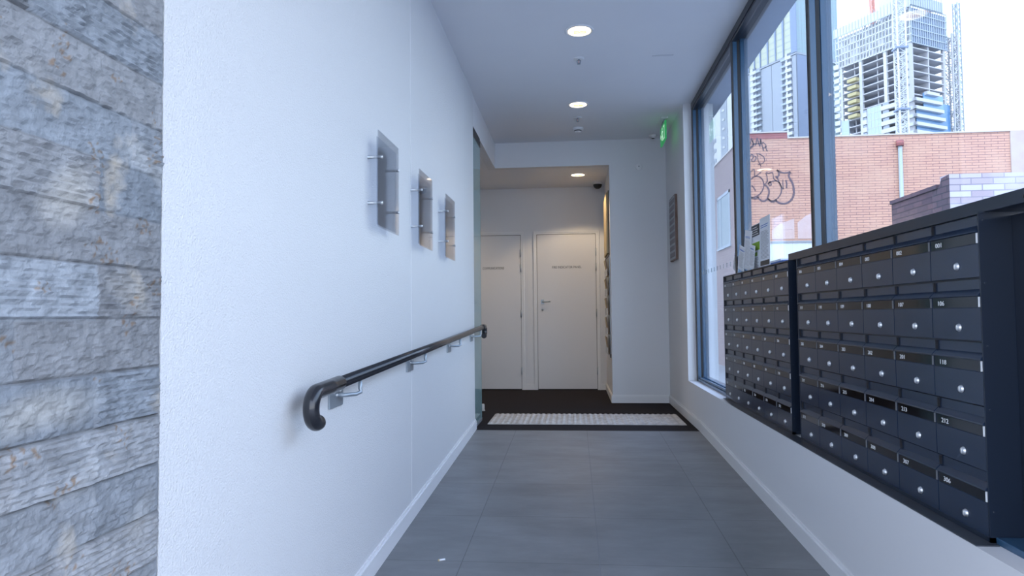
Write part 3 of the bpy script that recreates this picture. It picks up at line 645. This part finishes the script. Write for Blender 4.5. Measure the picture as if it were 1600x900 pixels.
Bp('rendered_bay', MB().box((10.47, 16.97, 4.25), (13.5, 17.25, 5.29)), M['render'], lab='pale rendered panel at the right end')
Bp('rendered_bay', MB().box((10.47, 17.2, -.5), (13.5, 17.45, 4.25)), M['render'])
Bp('roof', MB().box((4.40, 17.25, 4.9), (13.5, 30, 5.0)), M['concd'])
pp = Bp('drain_pipe', MB().tube([(7.93, 16.94, -.5), (7.93, 16.94, 5.0)], .048, 14), M['pipe'])
o = MB().tube([(7.93, 16.94, 4.98), (7.93, 16.94, 5.12)], .085, 14).build('pipe_head', M['brickred']); o.parent = pp
wn = Bp('side_window', MB().box((4.165, 18.25, 2.80), (4.20, 18.33, 4.28)).box((4.165, 19.72, 2.80), (4.20, 19.80, 4.28)).box((4.165, 18.25, 4.20), (4.20, 19.80, 4.28)).box((4.15, 18.2, 2.76), (4.20, 19.85, 2.83)).box((4.165, 19.3, 2.83), (4.20, 19.35, 4.20)), M['renderw'])
o = MB().box((4.175, 18.33, 2.83), (4.182, 19.72, 4.20)).build('pane', M['sidepane']); o.parent = wn; o.matrix_parent_inverse = wn.matrix_parent_inverse.copy() if False else Matrix.Identity(4)
for a, b_z, a2, t_z in ((4.88, 2.78, 5.42, 3.28), (5.50, 2.78, 5.98, 3.46)):
    Bp('paint_patch', MB().prism([(a, b_z), (a2, b_z), (a2, t_z), (a+.2, t_z-.12), (a, t_z-.28)], 16.992, 17, 'y'), M['patch'])
# spray painted tag: strokes drawn in sketch units on the wall
def gp(cx, cy): return (4.39+(cx/6.43-10)*.0147, 5.33-(cy/6.43-25)*.0163)
def curve(pts, n_=8):
    P = [Vector((*gp(*q), 0)) for q in pts]; out = []
    for i in range(len(P)-1):
        p0, p1, p2, p3 = P[max(i-1, 0)], P[i], P[i+1], P[min(i+2, len(P)-1)]
        for k in range(n_):
            t = k/n_; out.append(.5*((2*p1)+(-p0+p2)*t+(2*p0-5*p1+4*p2-p3)*t*t+(-p0+3*p1-3*p2+p3)*t**3))
    out.append(P[-1]); return out
def stroke(g, pts, w):
    c = curve(pts); vs = []
    for i, p in enumerate(c):
        t = (c[min(i+1, len(c)-1)]-c[max(i-1, 0)]).normalized(); nn = Vector((-t.y, t.x, 0))*w/2
        for q in (p+nn, p-nn):
            for y in (16.990, 16.996): vs.append((q.x, y, q.y))
    fs = []
    for i in range(len(c)-1):
        a = i*4; b = a+4; fs += [(a, a+2, b+2, b), (a+1, b+1, b+3, a+3), (a, b, b+1, a+1), (a+2, a+3, b+3, b+2)]
    g.add(vs, fs)
g = MB()
for pts, w in [
    ([(65, 580), (110, 550), (160, 550), (195, 580), (208, 630), (195, 680), (160, 725), (120, 745), (70, 760)], .035),
    ([(60, 510), (110, 480), (120, 545), (180, 505), (230, 480)], .03), ([(80, 632), (100, 655), (120, 688)], .035),
    ([(215, 630), (245, 655), (262, 700), (245, 760), (215, 790), (175, 785), (140, 750)], .05),
    ([(70, 750), (110, 765), (150, 748)], .05),
    ([(250, 620), (300, 600), (350, 600), (385, 640), (390, 700), (365, 750), (320, 785), (280, 790), (245, 765)], .035),
    ([(245, 770), (290, 800), (340, 785)], .06), ([(330, 790), (370, 815), (430, 820), (480, 795), (515, 745), (520, 690), (510, 630), (480, 575), (472, 545), (490, 515)], .06),
    ([(350, 490), (395, 515), (440, 522), (490, 510)], .05), ([(345, 490), (370, 520), (352, 565), (335, 550)], .05),
    ([(235, 510), (262, 520), (300, 515), (315, 575), (345, 600)], .03), ([(235, 515), (245, 570), (245, 600), (215, 628)], .03),
    ([(355, 575), (380, 640), (410, 680)], .035), ([(408, 585), (408, 640), (412, 680)], .025), ([(440, 590), (448, 630), (445, 670)], .04), ([(255, 630), (275, 600), (285, 635), (260, 635)], .035),
    ([(60, 360), (90, 330), (105, 355), (85, 390), (110, 400), (135, 370), (120, 345)], .03), ([(135, 325), (175, 330), (215, 360), (220, 400), (190, 425), (150, 430)], .025), ([(150, 335), (155, 390), (185, 450)], .02),
    ([(60, 180), (75, 230), (90, 170), (105, 250), (60, 260)], .03), ([(95, 190), (130, 240), (150, 170), (175, 250), (190, 180)], .03), ([(60, 290), (110, 230), (170, 225), (215, 215)], .03),
    ([(180, 180), (200, 240), (215, 300)], .03), ([(215, 215), (245, 255), (205, 270)], .025), ([(235, 250), (245, 285), (255, 305)], .03)]:
    stroke(g, pts, w*.75)
Bp('graffiti', g, M['spray'], lab='black spray painted bubble tag')
# pale fence in front of the brick wall
root2 = tag(empty('boundary_fence', (4.3, 16.4, -.5)), 'pale sheet fence at the foot of the brick wall', 'fence')
g = MB().box((0, 0, 0), (2.05, .02, 3.14))
for i in range(21): g.box((i*.1, -.004, 0), (i*.1+.03, 0, 3.14))
g.build('fence_sheet', M['fence'], root2)
box('top_rail', M['tgrey'], (-.02, -.03, 3.13), (2.08, .05, 3.17), root2)
for i in range(3): box('post', M['tgrey'], (i*1.0, .02, 0), (i*1.0+.06, .08, 3.13), root2)

# near brick pier
root3 = tag(empty('brick_outbuilding', (5.22, 9.8, -.5)), 'nearer old brick outbuilding, white daubed in front and dark on its side', 'outbuilding')
def Op(name, g, m):
    o = g.build(name, m); o.parent = root3; o.matrix_parent_inverse = Matrix.Translation(-Vector((5.22, 9.8, -.5))); return o
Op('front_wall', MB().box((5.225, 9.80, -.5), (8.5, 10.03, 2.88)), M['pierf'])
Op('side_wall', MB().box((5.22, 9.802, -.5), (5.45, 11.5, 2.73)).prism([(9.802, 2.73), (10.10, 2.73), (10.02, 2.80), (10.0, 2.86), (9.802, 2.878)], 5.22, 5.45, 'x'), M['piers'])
Op('side_coping', MB().box((5.20, 10.10, 2.73), (5.47, 11.52, 2.79)), M['piers'])
Op('roof', MB().box((5.45, 10.03, 2.5), (8.5, 11.5, 2.6)), M['concd'])
o = MB().prism([(8.95, 3.85), (9.6, 3.75), (10.6, 3.78), (10.6, 4.35), (9.9, 4.25), (9.0, 4.22)], 14.2, 15.4, 'y').build('brick_ruin', M['piers'])
o.location = (.0, 0, 0)
bpy.data.objects.remove(o)

# ------------------------------------------------------------------ towers
def tower(name, P, label):
    # local frame: u runs along the left face away from the near corner, v along the right face
    root = tag(empty(name, (P[0], P[1], -.5)), label, 'tower')
    root.rotation_euler = (0, 0, math.radians(30.2))     # local x = dR, local y = dL
    return root
Z = lambda z: z+.5
# --- A: finished apartment tower
A = tower('apartment_tower', (108.3, 330), 'finished apartment tower with green glass crown and white balconies, seen through the middle pane')
box('core', M['tgrey'], (.3, .3, 0), (29, 34, Z(125)), A)
box('shaded_face', M['tshade'], (0, -.1, 0), (8, .3, Z(126)), A)  # shade of the right face put into the blue grey colour
g = MB()
for (u0, u1) in ((29.5, 33.5), (8.8, 15.4), (15.7, 22.3), (-.1, 2.6)): g.box((0, u0, 0), (.3, u1, Z(125)))
g.build('plain_cladding', M['tgrey'], A)
for (u0, u1) in ((25.2, 29.3), (2.8, 6.3)):
    g = MB(); w = MB()
    z = 62.0
    while z < 124:
        g.box((-.9, u0, Z(z)), (.3, u1, Z(z+1.5))); g.box((-.5, u0+2.4, Z(z+1.5)), (.3, u1, Z(z+3.1))); w.box((-.1, u0+.3, Z(z+1.5)), (.3, u0+2.4, Z(z+3.1))); z += 3.1
    g.build('white_balconies', M['twhite'], A)['label'] = 'white balcony stack'; w.build('balcony_opening', M['tdark'], A)
for (u0, u1) in ((22.3, 25.2), (6.3, 8.8)):
    g = MB(); w = MB(); z = 62.0
    while z < 124:
        g.box((-1.1, u0, Z(z)), (.2, u1, Z(z+.9))); z += 3.1
    w.box((.2, u0, Z(60)), (.35, u1, Z(125)))
    g.build('balcony_slabs', M['tpale'], A); w.build('recessed_glazing', M['tdark'], A)
box('glass_crown', M['tyel'], (0, 0, Z(126)), (29, 33.5, Z(185)), A)
box('crown_ledge', M['tgrey'], (-.3, -.3, Z(125.3)), (29.2, 33.6, Z(126)), A)
g = MB()
for k, u in enumerate((1.0, 7.5, 12.5, 17.5, 22.5, 26.5, 30.5)):
    a = 1.7 if k == 0 else .25; c = 1.9 if k == 0 else 1.35; u_lo = u
    g.prism([(u_lo-a, Z(126.2)), (u_lo+a, Z(126.2)), (u_lo+c, Z(185)), (u_lo-c, Z(185))], -.5, 0, 'x')
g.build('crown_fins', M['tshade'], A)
g = MB(); z = 126.2
while z < 185: g.box((-.06, 0, Z(z)), (29, 33.5, Z(z+.25))); g.box((0, -.06, Z(z)), (29, 0, Z(z+.25))); z += 3.2
for i in range(15): g.box((i*2.0, -.08, Z(60)), (i*2.0+.2, 0, Z(185)))
g.build('crown_glazing_bars', M['tgrey'], A)
box('side_glazing', M['tteal'], (8, 0, Z(60)), (29, .3, Z(125)), A)
box('side_glazing', M['tteal'], (0, -.03, Z(126.3)), (29, .0, Z(185)), A)
g = MB(); z = 62
while z < 125: g.box((8.2, -1.0, Z(z)), (29, 0, Z(z+.8))); z += 3.1
g.build('side_balcony_slabs', M['tpale'], A)

# --- B: tower under construction
B = tower('construction_tower', (131.9, 270), 'concrete tower under construction wrapped in scaffold, seen through the right pane')
for k in range(13):
    z = 69.6+3.05*k
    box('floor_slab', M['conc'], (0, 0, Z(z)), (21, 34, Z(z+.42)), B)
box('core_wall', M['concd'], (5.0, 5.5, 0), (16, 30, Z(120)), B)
for u in (10.6, 21.6, 31.0): box('column', M['twhite'], (-.15, u, 0), (.9, u+1.3, Z(106)), B)
box('column', M['conc'], (9.8, .1, 0), (10.4, 4.5, Z(106)), B); box('column', M['conc'], (19.0, -.1, 0), (20.2, .9, Z(106)), B)
for u in (6, 15.5, 26): box('prop', M['conc'], (1.4, u, Z(60)), (1.75, u+.35, Z(106)), B)
box('corner_wall', M['conc'], (-.15, -.15, 0), (.5, 3.0, Z(106)), B)
g = MB(); z = 88.5
while z < 105: g.box((-.25, 1.3, Z(z)), (-.1, 1.9, Z(z+.8))); z += 3.05
g.build('wall_opening', M['tdark'], B)
# scaffold lattice, left and right faces
box('screen_backing', M['twhite'], (.6, .6, Z(106.5)), (20, 33, Z(119)), B)
g = MB()
for i in range(24): g.box((-.5, i*1.45, Z(105.5)), (-.3, i*1.45+.30, Z(119.6)))
for k in range(6): g.box((-.5, -.3, Z(105.5+k*2.85)), (-.2, 34, Z(105.95+k*2.85)))
g.build('left_scaffold', M['twhite'], B)
g = MB(); r9 = random.Random(4)
for i in range(23):
    for k in range(5):
        if r9.random() < (.85 if i < 17 else .55 - .0*k) and not (k == 4 and i > 14): g.box((.2, i*1.45+.45, Z(106.3+k*2.85)), (.3, i*1.45+1.3, Z(107.0+k*2.85+r9.uniform(.9, 1.5))))
g.build('scaffold_opening', M['tgrey'], B)
g = MB()
for i in range(17): g.box((i*1.35-.4, -.5, Z(105)), (i*1.35-.15, -.3, Z(120)))
for k in range(6): g.box((-.4, -.5, Z(105+k*2.9)), (21.4, -.2, Z(105.3+k*2.9)))
g.build('right_scaffold', M['tpale'], B)
box('right_netting', M['tnet'], (-.2, -.15, Z(105)), (21.3, .1, Z(119)), B)
# jump screens at the top
box('jump_screen', M['twhite'], (-1.0, -.5, Z(119.5)), (-.8, 34, Z(123)), B)
box('jump_screen', M['tpale'], (-1.0, -.8, Z(119.8)), (19, -.5, Z(124)), B)
g = MB()
for i in range(24): g.box((-1.15, i*1.45, Z(119)), (-1.0, i*1.45+.22, Z(124)))
g.box((-1.25, -.5, Z(119)), (-1.0, 34, Z(119.5)))
for i in range(14): g.box((i*1.4-.6, -1.0, Z(119.8)), (i*1.4-.35, -.8, Z(125.5)))
g.build('screen_ribs', M['tribs'], B)
box('lift_core', M['twhite'], (4, 7, Z(119)), (11, 16, Z(140)), B)
# cladding and balconies low down
box('glass_cladding', M['tpale2'], (-.4, 13.2, 0), (0, 19.6, Z(84.6)), B)
box('glass_cladding', M['tpale2'], (-.4, 28.2, 0), (0, 32, Z(82.5)), B)
g = MB()
for i in range(5): g.box((-.5, 13.2+i*1.55, 0), (-.4, 13.35+i*1.55, Z(84.6)))
for k in range(5): g.box((-.5, 13.2, Z(70+3.05*k)), (-.4, 19.6, Z(70.2+3.05*k)))
g.build('cladding_joint', M['twhite'], B)
g = MB(); w = MB()
for k in range(5):
    z = 69.3+k*3.15
    g.box((-.9, 3.2, Z(z)), (0, 13.2, Z(z+1.7))); w.box((-.5, 4.6, Z(z+1.7)), (.1, 7.4, Z(z+2.9))); w.box((-.5, 10.0, Z(z+1.7)), (.1, 12.6, Z(z+2.9)))
    g.box((-.9, 19.6, Z(z-.5)), (0, 21.6, Z(z+1.3))); w.box((-.5, 19.8, Z(z+1.3)), (.1, 21.2, Z(z+2.4)))
for k in range(14): g.box((-.9, 32.0, Z(66+k*3.05)), (0, 34.5, Z(67.9+k*3.05)))
g.build('white_balconies', M['twhite'], B); w.build('balcony_opening', M['tgrey'], B)
box('blue_glazing', M['tblue'], (1.0, -.35, 0), (21.8, -.05, Z(80)), B)
box('blue_glazing', M['tblue2'], (5.5, -.40, Z(80)), (17.5, -.05, Z(86.0)), B)
box('blue_glazing', M['tblue'], (17.5, -.40, Z(80)), (21.8, -.05, Z(83)), B)
for k, v in enumerate((18.5, 17.6, 16.8, 16.0, 15.2)):
    z = 69.3+k*3.15
    box('balcony_band', M['twhite'], (-1.2, -1.7, Z(z)), (v, -.3, Z(z+1.25)), B)
    box('balcony_return', M['twhite'], (-1.2, -1.7, Z(z)), (-.2, 3.2, Z(z+1.25)), B)
box('balcony_band', M['twhite'], (6, -1.7, Z(85.2)), (13.5, -.3, Z(86.4)), B)
for k in range(6): box('formwork_platform', M['yellow'], (-2.4, 22.8, Z(82.2+3.05*k)), (.2, 27.0, Z(83.5+3.05*k)), B)
# hoist at the right edge
def lattice(g, x0, y0, w, z0, z1, r, step):
    for dx in (0, w):
        for dy in (0, w): g.box((x0+dx-r, y0+dy-r, z0), (x0+dx+r, y0+dy+r, z1))
    z = z0; k = 0
    while z < z1:
        zz = min(z+step, z1)
        for (a, b) in (((0,0),(w,0)), ((w,0),(w,w)), ((w,w),(0,w)), ((0,w),(0,0))):
            p, q = (a, b) if k % 2 else (b, a)
            g.tube([(x0+p[0], y0+p[1], z), (x0+q[0], y0+q[1], zz)], r*.8, 4, False); g.tube([(x0+a[0], y0+a[1], z), (x0+b[0], y0+b[1], z)], r*.7, 4, False)
        z = zz; k += 1
H = tag(empty('hoist_tower', (131.9, 270, -.5)), 'slim scaffold hoist climbing the right edge of the construction tower', 'hoist'); H.rotation_euler = (0, 0, math.radians(30.2))
g = MB(); lattice(g, 27.6, -1.0, 1.8, Z(50), Z(126), .16, 1.5); g.build('mast', M['tpale'], H)
g = MB(); lattice(g, 22.6, -1.5, 3.6, Z(50), Z(112), .28, 3.0); g.build('stair_scaffold', M['conc'], H)
C1 = tag(empty('tower_crane', (121.9, 258, -.5)), 'white lattice tower crane mast in front of the construction tower', 'crane')
g = MB(); lattice(g, -1.45, -1.45, 2.9, 0, Z(150), .24, 2.2); g.build('mast', M['crane'], C1)
for z in (75, 98): box('tie_collar', M['tshade'], (-2.1, -2.1, Z(z)), (2.1, 2.1, Z(z+.6)), C1)
for (x, y, za, zb, lean, lab) in ((127.3, 292, 121.5, 136, (1.2, 0), 'orange crane boom standing above the left side of the scaffolded tower'), (144.0, 280, 123, 140, (1.5, 0), 'orange crane boom at the top right of the scaffolded tower')):
    C2 = tag(empty('crane_boom', (x, y, za)), lab, 'crane', 'orange crane booms on the tower')
    g = MB(); lattice(g, 0, 0, 1.3, 0, zb-za, .22, 2.0); g.build('boom', M['orange'], C2); C2.rotation_euler = (0, math.radians(-2), 0)
    box('slewing_platform', M['orange'], (-1.2, -1.2, -1.2), (2.4, 2.4, 0), C2)
# --- C: tower in the far pane
C = tower('apartment_tower', (43.8, 200), 'white apartment tower with stacked balconies, seen through the farthest pane')
box('white_block', M['twhite'], (0, 0, 0), (6, 6.5, Z(92)), C)
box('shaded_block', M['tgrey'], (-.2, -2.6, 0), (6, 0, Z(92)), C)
box('end_block', M['twhite'], (0, -4.4, 0), (6, -2.6, Z(92)), C)
g = MB(); z = 36.5
while z < 54: g.box((-.15, 2.2, Z(z)), (0, 4.6, Z(z+1.1))); z += 3.0
g.build('balcony_opening', M['tgrey'], C)
g = MB(); z = 36.5
while z < 54: g.box((-.5, 3.0, Z(z-.5)), (0, 4.8, Z(z))); z += 3.0
g.build('balcony_slabs', M['twhite'], C)
g = MB(); z = 30
while z < 90: g.box((-.35, -1.7, Z(z)), (-.2, -.8, Z(z+.6))); z += 2.7
g.build('small_window', M['twhite'], C)
